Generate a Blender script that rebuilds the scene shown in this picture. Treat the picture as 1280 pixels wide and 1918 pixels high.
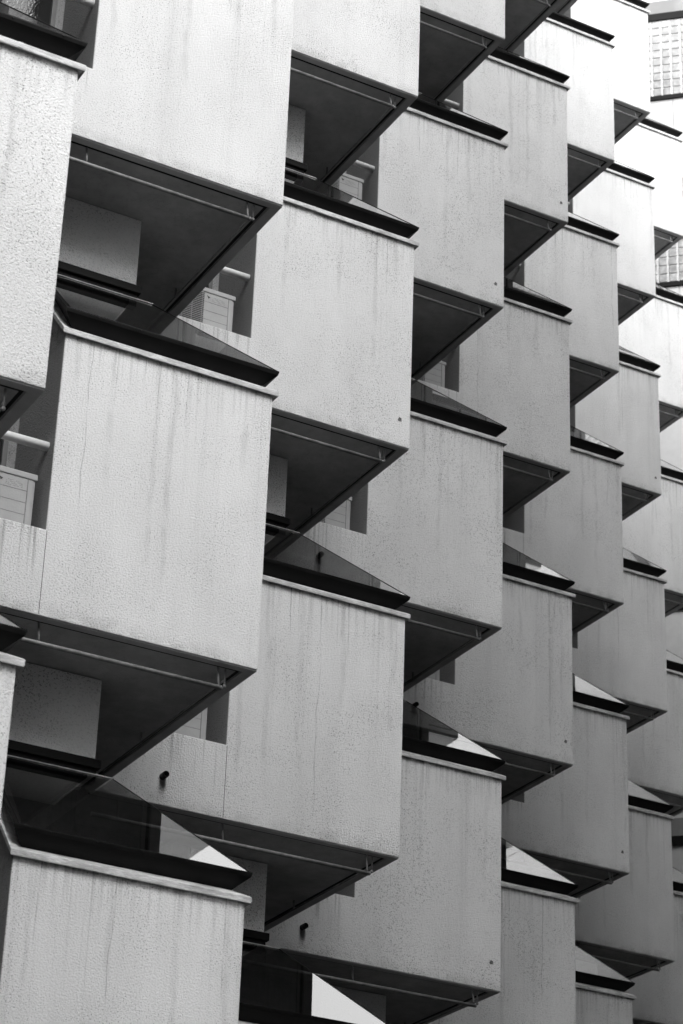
import bpy, bmesh, math, random
from mathutils import Vector, Matrix
scene = bpy.context.scene
for o in list(bpy.data.objects):
    bpy.data.objects.remove(o)
COL = scene.collection
R = math.radians

# ------------------------------------------------------------------ camera
cam_d = bpy.data.cameras.new("camera")
cam = bpy.data.objects.new("camera", cam_d)
COL.objects.link(cam)
cam_d.sensor_fit = 'VERTICAL'
cam_d.sensor_height = 36.0
cam_d.lens = 85.64
cam_d.clip_start = 0.1
cam_d.clip_end = 3000
rx = Vector((0.8742845, -0.4841878, 0.0344783))
ry = Vector((-0.2488860, -0.3861575, 0.8882219))
rz = -Vector((0.4167521, 0.7851398, 0.4581191))
m = Matrix((rx, ry, rz)).transposed().to_4x4()
m.translation = Vector((-10.5283, -21.6078, -10.4384))
cam.matrix_world = m
cam_d.dof.use_dof = True
cam_d.dof.focus_distance = 31
cam_d.dof.aperture_fstop = 3.2
scene.camera = cam

# ------------------------------------------------------------------ world, sun, exposure
SUN_EL, SUN_AZ = R(43), R(184)          # azimuth measured clockwise from +y
world = bpy.data.worlds.new("World")
scene.world = world
world.use_nodes = True
wn, wl = world.node_tree.nodes, world.node_tree.links
wn.clear()
sky = wn.new('ShaderNodeTexSky')
sky.sky_type = 'NISHITA'
sky.sun_disc = False
sky.sun_elevation = SUN_EL
sky.sun_rotation = SUN_AZ
sky.dust_density = 4.0
bw = wn.new('ShaderNodeRGBToBW')
bg = wn.new('ShaderNodeBackground')
bg.inputs[1].default_value = 0.10
wo = wn.new('ShaderNodeOutputWorld')
# overcast: a bright cloud deck over the clear sky, brightest at the horizon
wtc = wn.new('ShaderNodeTexCoord'); wsep = wn.new('ShaderNodeSeparateXYZ'); wl.new(wtc.outputs['Generated'], wsep.inputs[0])
wno = wn.new('ShaderNodeTexNoise'); wno.inputs['Scale'].default_value = 2.5; wno.inputs['Detail'].default_value = 5; wl.new(wtc.outputs['Generated'], wno.inputs['Vector'])
wz = wn.new('ShaderNodeMapRange'); wl.new(wsep.outputs[2], wz.inputs[0])
wz.inputs[1].default_value = 0; wz.inputs[2].default_value = 1; wz.inputs[3].default_value = 20.5; wz.inputs[4].default_value = 15.0
wc = wn.new('ShaderNodeMapRange'); wl.new(wno.outputs[0], wc.inputs[0])
wc.inputs[1].default_value = .3; wc.inputs[2].default_value = .7; wc.inputs[3].default_value = .85; wc.inputs[4].default_value = 1.1
wm = wn.new('ShaderNodeMath'); wm.operation = 'MULTIPLY'; wl.new(wz.outputs[0], wm.inputs[0]); wl.new(wc.outputs[0], wm.inputs[1])
wa = wn.new('ShaderNodeMath'); wa.operation = 'ADD'; wl.new(wm.outputs[0], wa.inputs[0])
wl.new(sky.outputs[0], bw.inputs[0]); wl.new(bw.outputs[0], wa.inputs[1]); wl.new(wa.outputs[0], bg.inputs[0]); wl.new(bg.outputs[0], wo.inputs[0])
sd = bpy.data.lights.new("sun", 'SUN')
sun = bpy.data.objects.new("sun", sd); COL.objects.link(sun)
sd.energy = 1.5
sd.angle = R(30)
sd.color = (1, 1, 1)
dirv = Vector((math.sin(SUN_AZ)*math.cos(SUN_EL), math.cos(SUN_AZ)*math.cos(SUN_EL), math.sin(SUN_EL)))
sun.rotation_euler = dirv.to_track_quat('Z', 'Y').to_euler()
sun.location = dirv*80
vs = scene.view_settings
vs.view_transform = 'Standard'; vs.look = 'None'; vs.gamma = 1; vs.use_curve_mapping = False
vs.exposure = 0.58

# ------------------------------------------------------------------ materials
class NT:
    def __init__(s, name):
        s.m = bpy.data.materials.new(name); s.m.use_nodes = True
        s.n, s.l = s.m.node_tree.nodes, s.m.node_tree.links
        s.n.clear()
        s.out = s.n.new('ShaderNodeOutputMaterial')
    def node(s, t, **k):
        x = s.n.new(t)
        for a, b in k.items(): setattr(x, a, b)
        return x
    def put(s, sock, v):
        if hasattr(v, 'is_linked') or isinstance(v, bpy.types.NodeSocket): s.l.new(v, sock)
        elif isinstance(v, (tuple, list)): sock.default_value = v
        else: sock.default_value = v
    def math(s, op, a, b=0.0, c=None, clamp=False):
        x = s.node('ShaderNodeMath', operation=op, use_clamp=clamp)
        s.put(x.inputs[0], a); s.put(x.inputs[1], b)
        if c is not None: s.put(x.inputs[2], c)
        return x.outputs[0]
    def smooth(s, v, a, b, t0=0.0, t1=1.0):
        x = s.node('ShaderNodeMapRange', interpolation_type='SMOOTHSTEP')
        s.put(x.inputs[0], v); s.put(x.inputs[1], a); s.put(x.inputs[2], b); s.put(x.inputs[3], t0); s.put(x.inputs[4], t1)
        return x.outputs[0]
    def noise(s, vec, scale, detail=2.0, rough=0.5, out=0):
        x = s.node('ShaderNodeTexNoise')
        s.put(x.inputs['Vector'], vec); x.inputs['Scale'].default_value = scale
        x.inputs['Detail'].default_value = detail; x.inputs['Roughness'].default_value = rough
        return x.outputs[out]
    def map(s, vec, sc=(1, 1, 1), loc=(0, 0, 0)):
        x = s.node('ShaderNodeMapping'); s.put(x.inputs[0], vec)
        x.inputs['Scale'].default_value = sc; x.inputs['Location'].default_value = loc
        return x.outputs[0]
    def princ(s, col, rough=0.8, spec=0.3, metal=0.0, bump=None, bs=0.3, bd=0.01):
        p = s.node('ShaderNodeBsdfPrincipled')
        if isinstance(col, bpy.types.NodeSocket):
            s.l.new(col, p.inputs['Base Color'])
        else: p.inputs['Base Color'].default_value = (col, col, col, 1)
        s.put(p.inputs['Roughness'], rough); p.inputs['Specular IOR Level'].default_value = spec
        p.inputs['Metallic'].default_value = metal
        if bump is not None:
            b = s.node('ShaderNodeBump'); s.put(b.inputs['Height'], bump)
            b.inputs['Strength'].default_value = bs; b.inputs['Distance'].default_value = bd
            s.l.new(b.outputs[0], p.inputs['Normal'])
        s.l.new(p.outputs[0], s.out.inputs[0])
        return p

def stucco(name, base, streaks=1.0, bs=0.55, bd=0.024):
    t = NT(name)
    geo = t.node('ShaderNodeNewGeometry').outputs['Position']
    obc = t.node('ShaderNodeTexCoord').outputs['Object']
    sep = t.node('ShaderNodeSeparateXYZ'); t.l.new(obc, sep.inputs[0])
    ox, oy, oz = sep.outputs
    # orange-peel texture of the sprayed coat
    wob = t.noise(t.map(geo, (1, 1, 1.2)), 42, 2.5, 0.6)
    fine = t.noise(t.map(geo, (1, 1, 1.1)), 55, 2.0, 0.55)
    pits = t.smooth(fine, 0.43, 0.34)
    pits_amt = t.smooth(t.noise(geo, 1.3, 2.0), 0.35, 0.7, 0.25, 1.0)
    pits = t.math('MULTIPLY', pits, pits_amt)
    # broad soot and washed patches
    big = t.noise(t.map(geo, (1.0, 1.0, 0.45)), 0.8, 4.0, 0.6)
    tone = t.smooth(big, 0.25, 0.75, 0.90, 1.04)
    # rain streaks starting at the top edge of the panel
    run = t.noise(t.map(geo, (22.0, 22.0, 0.2)), 1.0, 4.0, 0.65)
    run2 = t.noise(t.map(geo, (2.2, 2.2, 0.12), (3, 7, 1)), 1.0, 3.0, 0.55)
    fade = t.smooth(oz, 0.6, 3.3, 0.25, 1.0)
    st = t.math('MULTIPLY', t.smooth(run, 0.48, 0.78), fade)
    st = t.math('MULTIPLY', st, t.smooth(run2, 0.40, 0.62))
    soft = t.smooth(run2, 0.5, 0.75)
    # separate rain runs: one wobbling line per cell, random place, strength and length
    oi = t.node('ShaderNodeObjectInfo'); lsep = t.node('ShaderNodeSeparateXYZ'); t.l.new(oi.outputs['Location'], lsep.inputs[0])
    seed = t.math('ADD', t.math('MULTIPLY', lsep.outputs[2], 3.7), t.math('MULTIPLY', lsep.outputs[0], 1.3))
    def runs(freq, width, wob_a, prob, lmin, lmax, off):
        wb = t.math('MULTIPLY', t.math('SUBTRACT', t.noise(t.map(geo, (1.5, 1.5, 1.3), (off, 0, 0)), 1.0, 3.0), 0.5), wob_a)
        xx = t.math('MULTIPLY', t.math('ADD', ox, wb), freq)
        cell = t.math('FLOOR', xx); fr_ = t.math('SUBTRACT', xx, cell)
        w = t.node('ShaderNodeTexWhiteNoise', noise_dimensions='1D'); t.l.new(t.math('ADD', t.math('ADD', cell, off), seed), w.inputs[1])
        ws = t.node('ShaderNodeSeparateColor'); t.l.new(w.outputs[1], ws.inputs[0])
        pos = t.math('MULTIPLY_ADD', ws.outputs[0], 0.7, 0.15)
        dd = t.math('ABSOLUTE', t.math('SUBTRACT', fr_, pos))
        ln = t.smooth(dd, width*freq, width*freq*0.3)
        ln = t.math('MULTIPLY', ln, t.math('LESS_THAN', ws.outputs[1], prob))
        L = t.math('MULTIPLY_ADD', ws.outputs[2], lmax-lmin, lmin)
        end = t.math("SUBTRACT", 3.39, L)
        f1 = t.smooth(t.math('SUBTRACT', oz, end), 0.0, 0.5)
        brk = t.smooth(t.noise(t.map(geo, (5, 5, 3.0), (off, 3, 1)), 1.0, 3.0), 0.36, 0.58, 0.25, 1.0)
        return t.math('MULTIPLY', t.math('MULTIPLY', ln, f1), brk)
    hl = t.math('MAXIMUM', runs(1.1, 0.008, 0.14, 0.38, 0.8, 3.4, 3.0), t.math('MULTIPLY', runs(6.0, 0.010, 0.06, 0.42, 0.15, 1.3, 17.0), 0.8))
    hl = t.math('MAXIMUM', hl, t.math('MULTIPLY', runs(2.3, 0.05, 0.2, 0.6, 0.8, 3.2, 41.0), 0.30))
    # drips right under the coping and grime along the bottom edge
    drip = t.math('MULTIPLY', t.smooth(oz, 3.39, 2.75, 1.0, 0.0), t.smooth(t.noise(t.map(geo, (26, 26, 0.6)), 1.0, 3.0), 0.48, 0.64))
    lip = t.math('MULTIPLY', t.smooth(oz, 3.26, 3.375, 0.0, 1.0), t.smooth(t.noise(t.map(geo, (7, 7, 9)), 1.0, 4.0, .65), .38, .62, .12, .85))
    foot = t.math('MULTIPLY', t.smooth(oz, 0.22, 0.0), t.smooth(t.noise(geo, 5, 3.0), 0.35, 0.65, 0.2, 1.0))
    d = t.math('MULTIPLY', st, 0.19*streaks)
    d = t.math('ADD', d, t.math('MULTIPLY', soft, 0.045*streaks))
    d = t.math('ADD', d, t.math('MULTIPLY', drip, 0.17*streaks))
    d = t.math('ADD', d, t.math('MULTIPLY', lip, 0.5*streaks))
    # run-off below the balcony sill and below the spout
    par = t.math('LESS_THAN', ox, -2.56)
    sl = t.math('MULTIPLY', t.smooth(oz, .15, .985), t.smooth(t.noise(t.map(geo, (19, 19, .6), (5, 1, 1)), 1.0, 3.0), .50, .66))
    sl = t.math('MULTIPLY', t.math('MULTIPLY', sl, par), t.smooth(t.noise(geo, .7, 1.0), .36, .56, .15, 1.1))
    sp = t.math('MULTIPLY', t.smooth(t.math('ABSOLUTE', t.math('ADD', ox, 3.40)), .075, .02), t.math('MULTIPLY', t.smooth(oz, .02, .30), t.math('LESS_THAN', oz, .36)))
    d = t.math('ADD', d, t.math('MULTIPLY', t.math('ADD', t.math('MULTIPLY', sl, .36), t.math('MULTIPLY', sp, .5)), streaks))
    d = t.math('ADD', d, t.math('MULTIPLY', foot, 0.22*streaks))
    d = t.math('ADD', d, t.math('MULTIPLY', hl, 0.36*streaks))
    d = t.math('ADD', d, t.math('MULTIPLY', pits, 0.55))
    k = t.math('MULTIPLY', t.math('SUBTRACT', 1.0, d, clamp=True), tone)
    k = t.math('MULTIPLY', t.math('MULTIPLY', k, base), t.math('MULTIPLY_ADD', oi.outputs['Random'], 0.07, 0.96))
    h = t.math('ADD', wob, t.math('MULTIPLY', pits, -0.5))
    t.princ(k, 0.85, 0.25, bump=h, bs=bs, bd=bd)
    return t.m

def flat(name, col, rough=0.6, spec=0.4, metal=0.0, var=0.25, sc=6.0, stretch=(1, 1, 1), bs=0.12):
    t = NT(name)
    geo = t.node('ShaderNodeNewGeometry').outputs['Position']
    n = t.noise(t.map(geo, stretch), sc, 4.0, 0.6)
    k = t.math('MULTIPLY', t.smooth(n, 0.3, 0.7, 1-var, 1+var*0.6), col)
    rr = t.smooth(n, 0.3, 0.7, rough*0.85, min(1, rough*1.15))
    t.princ(k, rr, spec, metal, bump=t.noise(geo, 40, 2.0), bs=bs, bd=0.01)
    return t.m

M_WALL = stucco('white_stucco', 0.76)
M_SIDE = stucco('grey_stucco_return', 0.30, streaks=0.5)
M_PANEL = stucco('stucco_panel', 0.88, streaks=0.0, bs=1.0, bd=0.032)
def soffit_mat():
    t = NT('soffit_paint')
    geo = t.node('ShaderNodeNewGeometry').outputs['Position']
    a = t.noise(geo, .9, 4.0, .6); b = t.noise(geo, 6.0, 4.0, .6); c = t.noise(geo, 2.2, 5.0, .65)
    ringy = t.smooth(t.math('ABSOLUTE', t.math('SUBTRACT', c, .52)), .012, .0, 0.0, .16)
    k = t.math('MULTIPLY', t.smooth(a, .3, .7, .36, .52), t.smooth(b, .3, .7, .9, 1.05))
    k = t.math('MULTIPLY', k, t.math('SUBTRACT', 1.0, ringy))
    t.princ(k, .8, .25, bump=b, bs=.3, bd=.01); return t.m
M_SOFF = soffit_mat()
M_SOFFD = flat('soffit_groove', 0.02, 0.9, 0.1)
M_BAND = flat('soffit_band_paint', 0.5, 0.75, 0.25, sc=2.0, var=0.15)
def coping_mat():
    t = NT('zinc_coping')
    geo = t.node('ShaderNodeNewGeometry').outputs['Position']
    a = t.noise(t.map(geo, (1, 1, 4)), 3.0, 5.0, .65); b = t.noise(t.map(geo, (1, 1, 12)), 14, 3.0, .6)
    k = t.math('MULTIPLY', t.smooth(a, .32, .68, .42, .74), t.smooth(b, .34, .55, .72, 1.0))
    t.princ(k, t.smooth(a, .3, .7, .35, .65), .5, bump=b, bs=.5, bd=.01); return t.m
M_COP = coping_mat()
M_BLACK = flat('black_frame', 0.004, 0.55, 0.18, var=0.3, sc=3)
M_RAIL = flat('galvanised_rail', 0.22, 0.5, 0.5, var=0.3, sc=9)
M_FRAME = flat('door_frame_paint', 0.10, 0.5, 0.4, sc=2)
M_WHITE = flat('white_enamel', 0.85, 0.35, 0.5, var=0.05)
M_AC = flat('ac_casing', 0.38, 0.5, 0.4, var=0.08, sc=3)
M_ACD = flat('ac_dark', 0.02, 0.7, 0.2)
M_PRINT = flat('ac_print', 0.06, 0.6, 0.3)
M_FAINT = flat('ac_faint_print', 0.38, 0.6, 0.3, var=0.02)
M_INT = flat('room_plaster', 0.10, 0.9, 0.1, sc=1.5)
M_BLIND = flat('pale_blind', 0.7, 0.8, 0.2)
M_CHIP = flat('plaster_chip', 0.16, 0.95, 0.1, var=0.5, sc=30)
M_ROAD = flat('asphalt', 0.05, 0.9, 0.2, sc=3)
M_DOORG = flat('door_glass', 0.015, 0.06, 0.6, var=0.1)

def glass(name, tint, boost=1.0, rough=0.015):
    t = NT(name)
    # coated pane: Schlick reflectance from the angle of view
    g = t.node('ShaderNodeNewGeometry'); dp = t.node('ShaderNodeVectorMath', operation='DOT_PRODUCT')
    t.l.new(g.outputs['Normal'], dp.inputs[0]); t.l.new(g.outputs['Incoming'], dp.inputs[1])
    c = t.math('ABSOLUTE', dp.outputs['Value'])
    p5 = t.math('POWER', t.math('SUBTRACT', 1.0, c, clamp=True), 5.0)
    f = t.math('MULTIPLY_ADD', p5, 1-boost, boost)
    tr = t.node('ShaderNodeBsdfTransparent'); tr.inputs[0].default_value = (tint, tint, tint, 1)
    gl = t.node('ShaderNodeBsdfGlossy'); gl.inputs[0].default_value = (.92, .92, .92, 1); gl.inputs['Roughness'].default_value = rough
    mx = t.node('ShaderNodeMixShader')
    t.l.new(f, mx.inputs[0]); t.l.new(tr.outputs[0], mx.inputs[1]); t.l.new(gl.outputs[0], mx.inputs[2])
    t.l.new(mx.outputs[0], t.out.inputs[0])
    return t.m
M_GLASS = glass('tinted_glazing', 0.78, 0.23)

# ------------------------------------------------------------------ mesh helpers
def box(bm, a, b):
    vs = [bm.verts.new((x, y, z)) for x in (a[0], b[0]) for y in (a[1], b[1]) for z in (a[2], b[2])]
    for f in ((0, 1, 3, 2), (4, 6, 7, 5), (0, 4, 5, 1), (2, 3, 7, 6), (0, 2, 6, 4), (1, 5, 7, 3)):
        bm.faces.new([vs[i] for i in f])
def prism(bm, pts, ext):
    """closed polygon pts extruded by vector ext"""
    e = Vector(ext)
    a = [bm.verts.new(p) for p in pts]; b = [bm.verts.new(Vector(p)+e) for p in pts]
    bm.faces.new(a); bm.faces.new(b[::-1]); n = len(a)
    for i in range(n): bm.faces.new([a[i], b[i], b[(i+1) % n], a[(i+1) % n]])
def loft(bm, rings, caps=True):
    """rings: list of lists of points, all the same length, closed section"""
    vv = [[bm.verts.new(p) for p in r] for r in rings]; n = len(vv[0])
    for i in range(len(vv)-1):
        for j in range(n):
            bm.faces.new([vv[i][j], vv[i+1][j], vv[i+1][(j+1) % n], vv[i][(j+1) % n]])
    if caps:
        bm.faces.new(vv[0]); bm.faces.new(vv[-1][::-1])
def tube(bm, p0, p1, r, seg=12, r1=None):
    p0, p1 = Vector(p0), Vector(p1); d = (p1-p0).normalized()
    u = d.orthogonal().normalized(); v = d.cross(u); r1 = r if r1 is None else r1
    loft(bm, [[p + (u*math.cos(2*math.pi*i/seg)+v*math.sin(2*math.pi*i/seg))*rr for i in range(seg)] for p, rr in ((p0, r), (p1, r1))])
def ball(bm, c, r):
    bmesh.ops.create_uvsphere(bm, u_segments=12, v_segments=8, radius=r, matrix=Matrix.Translation(c))
def mesh(name, bm, mat, bevel=0.0, smooth=False):
    bmesh.ops.recalc_face_normals(bm, faces=bm.faces)
    if bevel:
        ed = [e for e in bm.edges if len(e.link_faces) == 2 and e.calc_face_angle(0) > 0.5]
        bmesh.ops.bevel(bm, geom=ed, offset=bevel, segments=2, profile=0.6, affect='EDGES')
    if smooth:
        for f in bm.faces: f.smooth = True
    me = bpy.data.meshes.new(name); bm.to_mesh(me); bm.free()
    for mm in (mat if isinstance(mat, (list, tuple)) else [mat]): me.materials.append(mm)
    return me
def link(name, me, parent=None, loc=(0, 0, 0)):
    o = bpy.data.objects.new(name, me); COL.objects.link(o); o.location = loc
    if parent: o.parent = parent
    return o
def tag(o, label=None, cat=None, group=None, kind=None):
    for k, v in (('label', label), ('category', cat), ('group', group), ('kind', kind)):
        if v: o[k] = v
    return o

# ------------------------------------------------------------------ geometry of one bay
# local frame: origin = front right bottom corner; x right, y into the building, z up
SX, SY, W = 4.295, 4.36, 2.55
HB = 3.39           # height of the box front
PZ = 0.985          # balcony parapet
YP = 1.19           # plane of the set-back wall
GX0, GY0, GZ0 = 0.02, -0.04, 3.70      # lower corner of glazing
GS = 0.96           # slope of glazing
STH = {}
def bay_meshes(storey):
    H = storey
    S = {}
    # --- bright front: parapet + box face + right-hand wall, one shell
    bm = bmesh.new()
    prism(bm, [(-SX+.002, 0, .0), (0, 0, .0), (0, 0, HB), (-W, 0, HB), (-W, 0, PZ), (-SX+.002, 0, PZ)], (0, .14, 0))
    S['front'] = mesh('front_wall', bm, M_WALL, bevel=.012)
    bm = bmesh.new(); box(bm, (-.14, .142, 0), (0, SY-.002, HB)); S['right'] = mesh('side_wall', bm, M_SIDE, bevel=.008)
    # --- cheek wall beside the balcony; top edge follows the roof slope
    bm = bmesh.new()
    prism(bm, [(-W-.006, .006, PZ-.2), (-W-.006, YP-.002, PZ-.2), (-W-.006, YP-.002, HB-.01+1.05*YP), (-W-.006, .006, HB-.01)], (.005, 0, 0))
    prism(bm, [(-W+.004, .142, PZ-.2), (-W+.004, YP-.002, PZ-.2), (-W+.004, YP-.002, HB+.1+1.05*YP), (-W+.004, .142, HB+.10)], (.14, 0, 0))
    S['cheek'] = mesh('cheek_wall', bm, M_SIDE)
    # --- back wall of the balcony and stucco panel of the set-back storey
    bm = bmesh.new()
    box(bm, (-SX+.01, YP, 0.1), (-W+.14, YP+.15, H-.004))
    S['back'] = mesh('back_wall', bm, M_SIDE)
    bm = bmesh.new()
    box(bm, (-W+.145, YP, 5.03), (-1.295, YP+.15, H-.004))
    S['panel'] = mesh('upper_panel', bm, M_PANEL, bevel=.01)
    bm = bmesh.new()
    box(bm, (-1.36, YP+.152, 4.9), (-1.31, SY, H-.006))           # side of the set-back storey
    box(bm, (-W+.15, YP+.16, 4.9), (-1.37, SY, 4.98))              # its floor = ceiling of the room under the glazing
    box(bm, (-W+.15, SY-.2, .3), (-1.365, SY-.05, HB+1.4)); box(bm, (-1.36, SY-.2, .3), (-.145, SY-.05, HB-.01))          # back wall of that room
    box(bm, (-W+.15, .15, .05), (-.145, SY-.21, .25))              # floor
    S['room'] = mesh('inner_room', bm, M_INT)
    # --- black frame under the panel and bright flashing
    bm = bmesh.new()
    box(bm, (-W+.145, YP-.09, 4.93), (-1.26, YP-.002, 5.03))
    box(bm, (-W+.145, YP-.05, 4.876), (-1.29, YP-.002, 4.928))
    S['sill'] = mesh('sill_frame', bm, M_BLACK, bevel=.006)
    bm = bmesh.new()
    box(bm, (-W+.145, YP-.046, 4.868), (-1.08, YP-.033, 4.879))
    S['flash'] = mesh('flashing', bm, M_COP)
    # --- coping: lip then slope inwards, wraps both corners
    def ring(o_, z_):   # outline offset outwards o_ at height z_: left-back, left-front, right-front, right-back
        return [(-W-o_, 0.0, z_), (-W-o_, -o_, z_), (o_, -o_, z_), (o_, SY-.01, z_)]
    sec = [(-.02, HB), (.03, HB), (.045, HB-.02), (.05, HB-.01), (.052, HB+.045), (.035, HB+.06), (-.13, HB+.15), (-.13, HB+.002)]
    bm = bmesh.new()
    rows = []
    for o_, z_ in sec:
        rows.append([Vector((-W-o_, YP-.01, z_+1.05*(YP))), Vector((-W-o_, -o_, z_)), Vector((o_, -o_, z_)), Vector((o_, SY-.01, z_))])
    loft(bm, [[r[i] for r in rows] for i in range(4)])
    for x in (-1.72, -.62):
        box(bm, (x, -.0545, HB-.012), (x+.05, -.040, HB+.050))
    S['coping'] = mesh('coping', bm, M_COP, bevel=.004)
    # --- black gutter frame leaning outwards under the glass
    sec = [(-.13, HB+.145), (-.11, HB+.14), (.035, HB+.265), (.045, HB+.30), (.045, HB+.315), (-.02, HB+.325), (-.14, HB+.33)]
    bm = bmesh.new(); rows = []
    for o_, z_ in sec:
        rows.append([Vector((-W-o_, YP-.01, z_+GS*(YP+.04))), Vector((-W-o_, -o_, z_)), Vector((o_, -o_, z_)), Vector((o_, SY-.02, z_))])
    loft(bm, [[r[i] for r in rows] for i in range(4)])
    # small fixing screws
    for q in range(5):
        x = -W+.35+q*.5
        tube(bm, (x, -.052, HB+.295), (x, -.036, HB+.292), .008, 8)
    S['frame'] = mesh('skylight_frame', bm, M_BLACK)
    # --- glazing: front slope and hip slope
    zt = 4.87
    a = Vector((-W+.02, GY0, GZ0)); b = Vector((GX0, GY0, GZ0)); c = Vector((-1.09, YP-.03, zt)); d = Vector((-W+.02, YP-.03, zt))
    bm = bmesh.new()
    bm.faces.new([bm.verts.new(p) for p in (a, b, c, d)])
    S['glass'] = mesh('front_glazing', bm, M_GLASS)
    e = Vector((GX0, SY-.03, GZ0)); f = Vector((-1.09, SY-.03, zt))
    bm = bmesh.new()
    bm.faces.new([bm.verts.new(p) for p in (b, e, f, c)])
    S['hip'] = mesh('hip_glazing', bm, M_GLASS)
    bm = bmesh.new()
    tube(bm, b+Vector((0, 0, .004)), c+Vector((0, 0, .002)), .005, 6)
    S['hipbar'] = mesh('hip_bar', bm, M_BLACK)
    # --- soffit with drip groove
    bm = bmesh.new()
    box(bm, (-SX+.004, .142, .004), (-.142, .162, .10))          # groove liner
    box(bm, (-.162, .164, .004), (-.142, SY, .10))
    S['groove'] = None
    bm.free()
    bm = bmesh.new()
    box(bm, (-SX+.004, .176, .006), (-.176, YP+.3, .16)); box(bm, (-W+.15, YP+.302, .006), (-.176, SY-.002, .16))
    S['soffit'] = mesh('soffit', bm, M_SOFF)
    bm = bmesh.new(); box(bm, (-SX+.004, .02, -.012), (-.0, .12, -.001)); box(bm, (-.12, .122, -.012), (0, SY-.002, -.001))
    S['band'] = mesh('soffit_band', bm, M_BAND, bevel=.003)
    bm = bmesh.new(); box(bm, (-SX+.004, .122, .004), (-.123, .174, .019)); box(bm, (-.174, .176, .004), (-.122, SY, .019))
    S['void'] = mesh('drip_groove', bm, M_SOFFD)
    bm = bmesh.new(); box(bm, (-W+.006, -.0015, .015), (-W+.012, .01, PZ-.01)); S['joint'] = mesh('movement_joint', bm, M_SOFFD)
    # --- drying rail under the soffit
    bm = bmesh.new()
    zr = -.25
    tube(bm, (-SX+.05, .13, zr), (-.37, .13, zr), .026)
    for x in (-SX+.4, -2.46, -.39): tube(bm, (x, .13, zr), (x, .18, .02), .014)
    ball(bm, (-.37, .13, zr), .027)
    tube(bm, (-.29, .20, zr+.13), (-.29, 3.4, zr+.13), .012)
    ball(bm, (-.29, .20, zr+.06), .022); tube(bm, (-.29, .20, zr+.06), (-.29, .20, .02), .013)
    for y in (2.35,): tube(bm, (-.29, y, zr+.12), (-.29, y, .02), .014)
    S['rail'] = mesh('drying_rail', bm, M_RAIL, smooth=True)
    # --- white hand rail across the balcony
    bm = bmesh.new(); tube(bm, (-SX+.005, .19, 2.06), (-W+.0, .19, 2.06), .052, 20)
    S['hand'] = mesh('handrail', bm, M_WHITE, smooth=True)
    # --- overflow spout
    bm = bmesh.new()
    n = 18; rings = []
    for (yy, rr) in ((0.0, .042), (-.11, .042), (-.12, .040), (-.12, .030), (-.0, .030)):
        rings.append([(-3.40+rr*math.cos(2*math.pi*i/n), yy, .37+rr*math.sin(2*math.pi*i/n)) for i in range(n)])
    loft(bm, rings)
    S['spout'] = mesh('overflow_spout', bm, M_BLACK, smooth=True)
    # --- balcony door with jambs
    bm = bmesh.new(); x1 = -W-.02
    for (p, q) in (((x1-.16, .9), (x1-.10, 2.6)), ((x1-1.5, .9), (x1-1.42, 2.6)), ((x1-.82, .9), (x1-.76, 2.6))):
        box(bm, (p[0], YP-.05, .3), (q[0], YP-.004, 2.75))
    box(bm, (x1-1.5, YP-.052, 2.752), (x1-.10, YP-.003, 2.83))
    S['door'] = mesh('balcony_door', bm, M_FRAME, bevel=.006)
    bm = bmesh.new(); box(bm, (x1-1.418, YP-.03, .31), (x1-.822, YP-.006, 2.75)); box(bm, (x1-.758, YP-.02, .31), (x1-.162, YP-.005, 2.75))
    S['pane'] = mesh('door_pane', bm, M_DOORG)
    # --- plaster chip near the lower right corner
    bm = bmesh.new(); random.seed(3)
    pts = [(-.17+(.022+.016*random.random())*math.cos(i*.7), -.006, .42+(.026+.02*random.random())*math.sin(i*.7)) for i in range(9)]
    prism(bm, pts, (0, .01, 0)); S['chip'] = mesh('plaster_chip', bm, M_CHIP)
    return S

LV = {3: -12.0, 2: -5.985, 1: 0.0, 0: 6.0, -1: 12.088, -2: 17.892, -3: 23.69, -4: 29.534, -5: 35.4, -6: 41.2}
SM = {}
def meshes_for(h):
    h = round(h, 3)
    if h not in SM: SM[h] = bay_meshes(h)
    return SM[h]

bld = bpy.data.objects.new('apartment_building', None); COL.objects.link(bld)
bld.location = (0, 0, -12)
tag(bld, 'white stuccoed apartment building of staggered box bays with black framed skylights', 'building')

FIRST = {0: (1, -1), 1: None}
chips = {(3, 1), (2, 0), (4, 0), (5, 0), (3, -1), (4, -2), (6, -2)}
bays = []
for k in range(-1, 8):
    for lev in (3, 2, 1, 0, -1, -2, -3, -4, -5):
        if k == 7 and lev < -4: continue
        if k <= 3 and lev < -2-(k > 1): continue
        if k <= 5 and lev < -4: continue
        if lev == -5 and k == 6: pass
        z = LV[lev]; h = LV[lev-1]-z
        S = meshes_for(h)
        bay = link('bay', S['front'], bld, ((k-1)*SX, (k-1)*SY, z+12))
        bays.append((k, lev, bay))
        kids = [('side_wall', 'right'), ('cheek_wall', 'cheek'), ('back_wall', 'back'), ('inner_room', 'room'), ('upper_panel', 'panel'),
                ('sill_frame', 'sill'), ('flashing', 'flash'), ('coping', 'coping'), ('skylight_frame', 'frame'), ('skylight_pane', 'glass'),
                ('skylight_pane', 'hip'), ('glazing_bar', 'hipbar'), ('soffit', 'soffit'), ('soffit_band', 'band'), ('drip_groove', 'void'),
                ('drying_rail', 'rail'), ('handrail', 'hand'), ('overflow_spout', 'spout'), ('door_frame', 'door'), ('door_pane', 'pane')]
        if (k, lev) in {(1, 1), (2, 1), (3, 2), (2, 2), (0, 1)}: kids.append(('movement_joint', 'joint'))
        if (k, lev) in chips: kids.append(('plaster_chip', 'chip'))
        for nm, key in kids: link(nm, S[key], bay)

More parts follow.
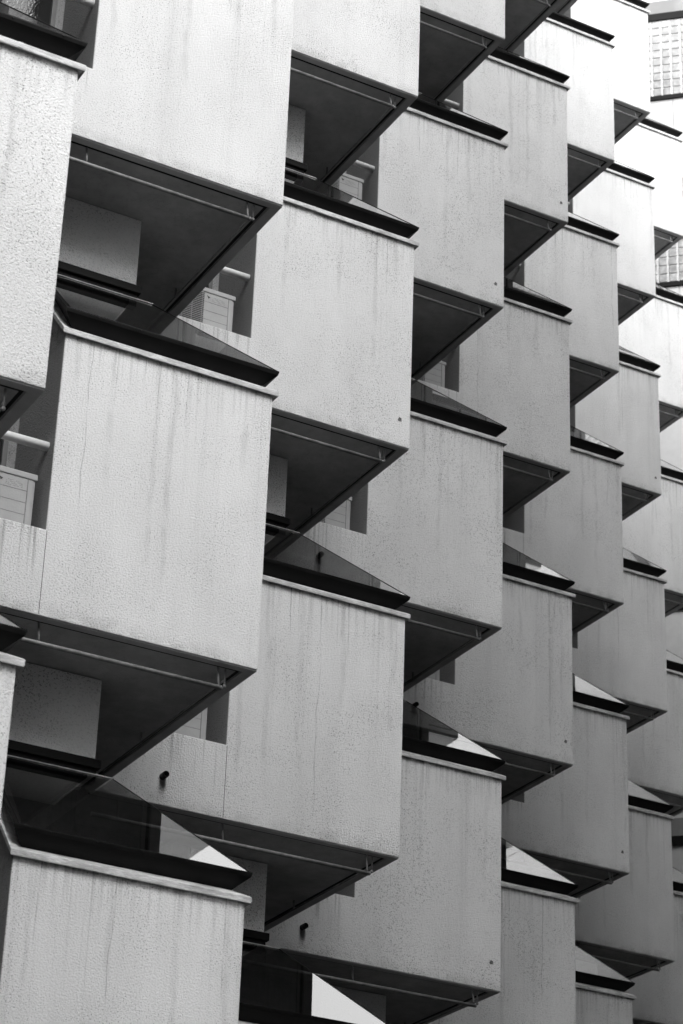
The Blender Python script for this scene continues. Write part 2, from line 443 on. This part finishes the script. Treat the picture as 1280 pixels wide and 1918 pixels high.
# solid core so that no light leaks through from behind
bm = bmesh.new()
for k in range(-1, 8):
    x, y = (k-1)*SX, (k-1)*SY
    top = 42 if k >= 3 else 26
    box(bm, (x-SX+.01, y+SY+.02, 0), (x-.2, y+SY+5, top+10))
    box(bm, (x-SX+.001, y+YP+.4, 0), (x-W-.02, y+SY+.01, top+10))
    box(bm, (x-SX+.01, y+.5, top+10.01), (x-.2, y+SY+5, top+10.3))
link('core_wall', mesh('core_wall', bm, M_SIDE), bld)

# ------------------------------------------------------------------ air conditioners on the balconies
bm = bmesh.new()
AX1, AX0, AZ0, AZ1, AY0, AY1 = 0, -1.02, 0, .76, 0, .34
box(bm, (AX0, AY0, AZ0), (AX1, AY1, AZ1))
ac_body = mesh('casing', bm, M_AC, bevel=.045, smooth=False)
bm = bmesh.new(); box(bm, (AX0-.01, AY0-.012, AZ1-.06), (AX1+.01, AY1+.01, AZ1+.012)); ac_lid = mesh('lid', bm, M_AC, bevel=.012)
bm = bmesh.new()
for z in (.13, .27, .41, .55): box(bm, (-.46, -.002, z), (-.10, .004, z+.006))
box(bm, (-.465, -.003, .03), (-.461, .004, .70)); box(bm, (-.098, -.005, .03), (-.088, .004, .70))
ac_seam = mesh('panel_seam', bm, M_RAIL)
bm = bmesh.new()
for i in range(22): box(bm, (-.97, -.024, .06+i*.029), (-.475, -.012, .068+i*.029))
for i in range(4): box(bm, (-.95+i*.15, -.012, .05), (-.94+i*.15, -.004, .70))
ac_gr = mesh('grille', bm, M_AC)
bm = bmesh.new(); box(bm, (-.975, -.006, .04), (-.47, -.0015, .71)); ac_fan = mesh('fan_opening', bm, M_ACD)
bm = bmesh.new(); prism(bm, [(-.425, -.004, .655), (-.375, -.004, .635), (-.40, -.004, .61)], (0, .003, 0)); ac_logo = mesh('emblem', bm, M_PRINT)
bm = bmesh.new()
for r_ in range(4):
    for q in range(9):
        if (q*7+r_*5) % 4: box(bm, (-.34+q*.022, -.0035, .60-r_*.02+.04), (-.326+q*.022, -.001, .608-r_*.02+.04))
ac_txt = mesh('printed_notice', bm, M_FAINT)
bm = bmesh.new()
tube(bm, (.0, .10, .12), (.06, .10, .12), .016); tube(bm, (.06, .10, .12), (.09, .14, -.2), .016)
ac_pipe = mesh('refrigerant_pipe', bm, M_ACD, smooth=True)
bm = bmesh.new(); box(bm, (-.9, .02, -.55), (-.84, .32, 0)); box(bm, (-.16, .02, -.55), (-.10, .32, 0)); box(bm, (-.9, .04, -.56), (-.1, .3, -.552))
ac_stand = mesh('stand', bm, M_RAIL)
lab = {(1, 1): 'grey ribbed air conditioner with a printed notice on the balcony at the left edge',
       (2, 0): 'white air conditioner with dark louvred grille and triangle emblem on the upper left balcony',
       (3, -1): 'air conditioner whose pale top alone shows above a skylight edge near the top centre',
       (2, 1): 'pale ribbed corner of the air conditioner above the black spout at lower left',
       (3, 0): 'air conditioner with stained ribs in the triangular gap at the centre of the photo',
       (4, -1): 'small air conditioner in the gap above a skylight tip, right of the upper centre',
       (4, 0): 'air conditioner almost hidden in the narrow gap beside a stained parapet, right of centre'}
for (k, lev), lb in lab.items():
    r = bpy.data.objects.new('air_conditioner', None); COL.objects.link(r)
    r.location = ((k-1)*SX-W-.19+(.10 if k == 1 else 0), (k-1)*SY+.2, LV[lev]+.92+(.08 if k == 3 and lev == -1 else 0))
    tag(r, lb, 'air conditioner', 'air conditioners on the balconies')
    for nm, me in (('casing', ac_body), ('lid', ac_lid), ('panel_seam', ac_seam), ('fan_opening', ac_fan), ('grille', ac_gr), ('emblem', ac_logo),
                   ('printed_notice', ac_txt), ('refrigerant_pipe', ac_pipe), ('stand', ac_stand)):
        link(nm, me, r)

# ------------------------------------------------------------------ end tower with glass-block bands
tw = bpy.data.objects.new('glass_block_tower', None); COL.objects.link(tw)
tw.location = (27.7, 29.9, -12); tw.rotation_euler = (0, 0, math.atan2(-.68, .73))
tag(tw, 'white panelled tower with bands of square glass blocks between black rails, upper right', 'tower')
def gblock_mat():
    t = NT('glass_block')
    geo = t.node('ShaderNodeTexCoord').outputs['Object']
    n = t.noise(geo, 7, 3.0, .6); n2 = t.noise(t.map(geo, (1, 1, 1)), 2.1, 1.0)
    k = t.math('MULTIPLY', t.smooth(n, .3, .7, .7, 1.05), t.smooth(n2, .3, .7, .34, .50))
    t.princ(k, .22, .6, bump=n, bs=.5, bd=.02); return t.m
M_GB = gblock_mat()
M_MORT = flat('pale_mortar', .66, .8, .3, var=.04)
M_TPAN = flat('tower_panel_paint', .62, .45, .4, var=.04, sc=1.0)
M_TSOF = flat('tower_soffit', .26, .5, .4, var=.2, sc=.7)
bm = bmesh.new(); box(bm, (-3.5, .12, 0), (14, 8, 62)); link('tower_wall', mesh('tower_wall', bm, M_TPAN), tw)
PER = 7.1
for i in range(-4, 2):
    z0 = 12+37.56+PER*i
    for nm, mt, y0, y1, za, zb in (('window_rail', M_BLACK, -.06, .11, 0, .14), ('window_rail', M_BLACK, -.06, .11, 3.2, 3.47),
                                   ('mortar_grid', M_MORT, 0, .11, .141, 3.199), ('spandrel_soffit', M_TSOF, -.02, .119, 3.471, 4.0)):
        q = bmesh.new(); box(q, (-3.5, y0, z0+za), (3.0, y1, z0+zb)); link(nm, mesh(nm, q, mt), tw)
    x = -3.47
    bmp = bmesh.new()
    while x < 14:
        box(bmp, (x, .0, z0-3.1 if x < 2.5 else z0-7.09), (x+1.318, .118, z0-.002 if x < 2.5 else z0-.008)); x += 1.33
    link('cladding', mesh('cladding', bmp, M_TPAN, bevel=.006), tw)
    if i in (-1, 0):
        nx, nz = 18, 10; bmb = bmesh.new()
        for a in range(nx):
            for b in range(nz):
                xx, zz = -2.9+a*.31, z0+.16+b*.303
                box(bmb, (xx+.028, -.022, zz+.022), (xx+.282, -.001, zz+.281))
        link('glass_block_band', mesh('glass_blocks', bmb, M_GB, bevel=.02), tw)

# ------------------------------------------------------------------ street side: ground and unseen tiled blocks opposite, stepped to shade the lower bays
bm = bmesh.new(); box(bm, (-900, -900, -12.4), (900, 900, -12.0))
tag(link('ground', mesh('ground', bm, M_ROAD)), kind='structure')
def tile_mat():
    t = NT('facade_tile')
    obc = t.node('ShaderNodeTexCoord').outputs['Object']
    sep = t.node('ShaderNodeSeparateXYZ'); t.l.new(obc, sep.inputs[0])
    cb = t.node('ShaderNodeCombineXYZ'); t.l.new(sep.outputs[0], cb.inputs[0]); t.l.new(sep.outputs[2], cb.inputs[1])
    br = t.node('ShaderNodeTexBrick'); t.l.new(cb.outputs[0], br.inputs[0])
    br.inputs['Color1'].default_value = (.07, .07, .07, 1); br.inputs['Color2'].default_value = (.07, .07, .07, 1); br.inputs['Mortar'].default_value = (.03, .03, .03, 1)
    br.inputs['Scale'].default_value = 1.0; br.inputs['Brick Width'].default_value = 1.2; br.inputs['Row Height'].default_value = .3; br.inputs['Mortar Size'].default_value = .02
    t.princ(br.outputs[0], .5, .4); return t.m
M_TILE = tile_mat()
def opposite(name, label, s0, s1, dist, depth, top):
    r = bpy.data.objects.new(name, None); COL.objects.link(r)
    # local x runs along the street (parallel to the stepped facade), local y away from it
    u = Vector((.7016, .7126, 0)); n = Vector((.7126, -.7016, 0))
    r.location = u*s0+n*dist+Vector((0, 0, -12)); r.rotation_euler = (0, 0, math.atan2(u.y, u.x))
    L = s1-s0
    bm = bmesh.new(); box(bm, (0, -depth, 0), (L, 0, top+12)); link('wall', mesh('wall', bm, M_TILE), r)
    z = 1.0; fr = bmesh.new(); gl = bmesh.new()
    while z+2.6 < top+12:
        x = 1.0
        while x+2.4 < L:
            box(fr, (x, .002, z), (x+2.2, .06, z+1.7)); box(gl, (x+.08, .062, z+.08), (x+2.12, .07, z+1.62)); x += 3.6
        z += 3.3
    link('window_frame', mesh('window_frame', fr, M_BLACK), r); link('window_pane', mesh('window_pane', gl, M_DOORG), r)
    tag(r, label, 'building')
opposite('tiled_shade_block', 'tallest unseen tiled block across the street, shaped for shade, right of the viewpoint', 4.2, 110, 8.1, 14, 32.8)
opposite('tiled_shade_block', 'second tallest unseen tiled block across the street, shaped for shade, beside the tallest', -1.8, 4.0, 8.2, 14, 29)
opposite('tiled_shade_block', 'middle height unseen tiled block across the street, shaped for shade', -9, -2.0, 8.6, 14, 18)
opposite('tiled_shade_block', 'lowest unseen tiled block across the street, shaped for shade, behind the viewpoint', -32, -9.2, 12.0, 14, 15)
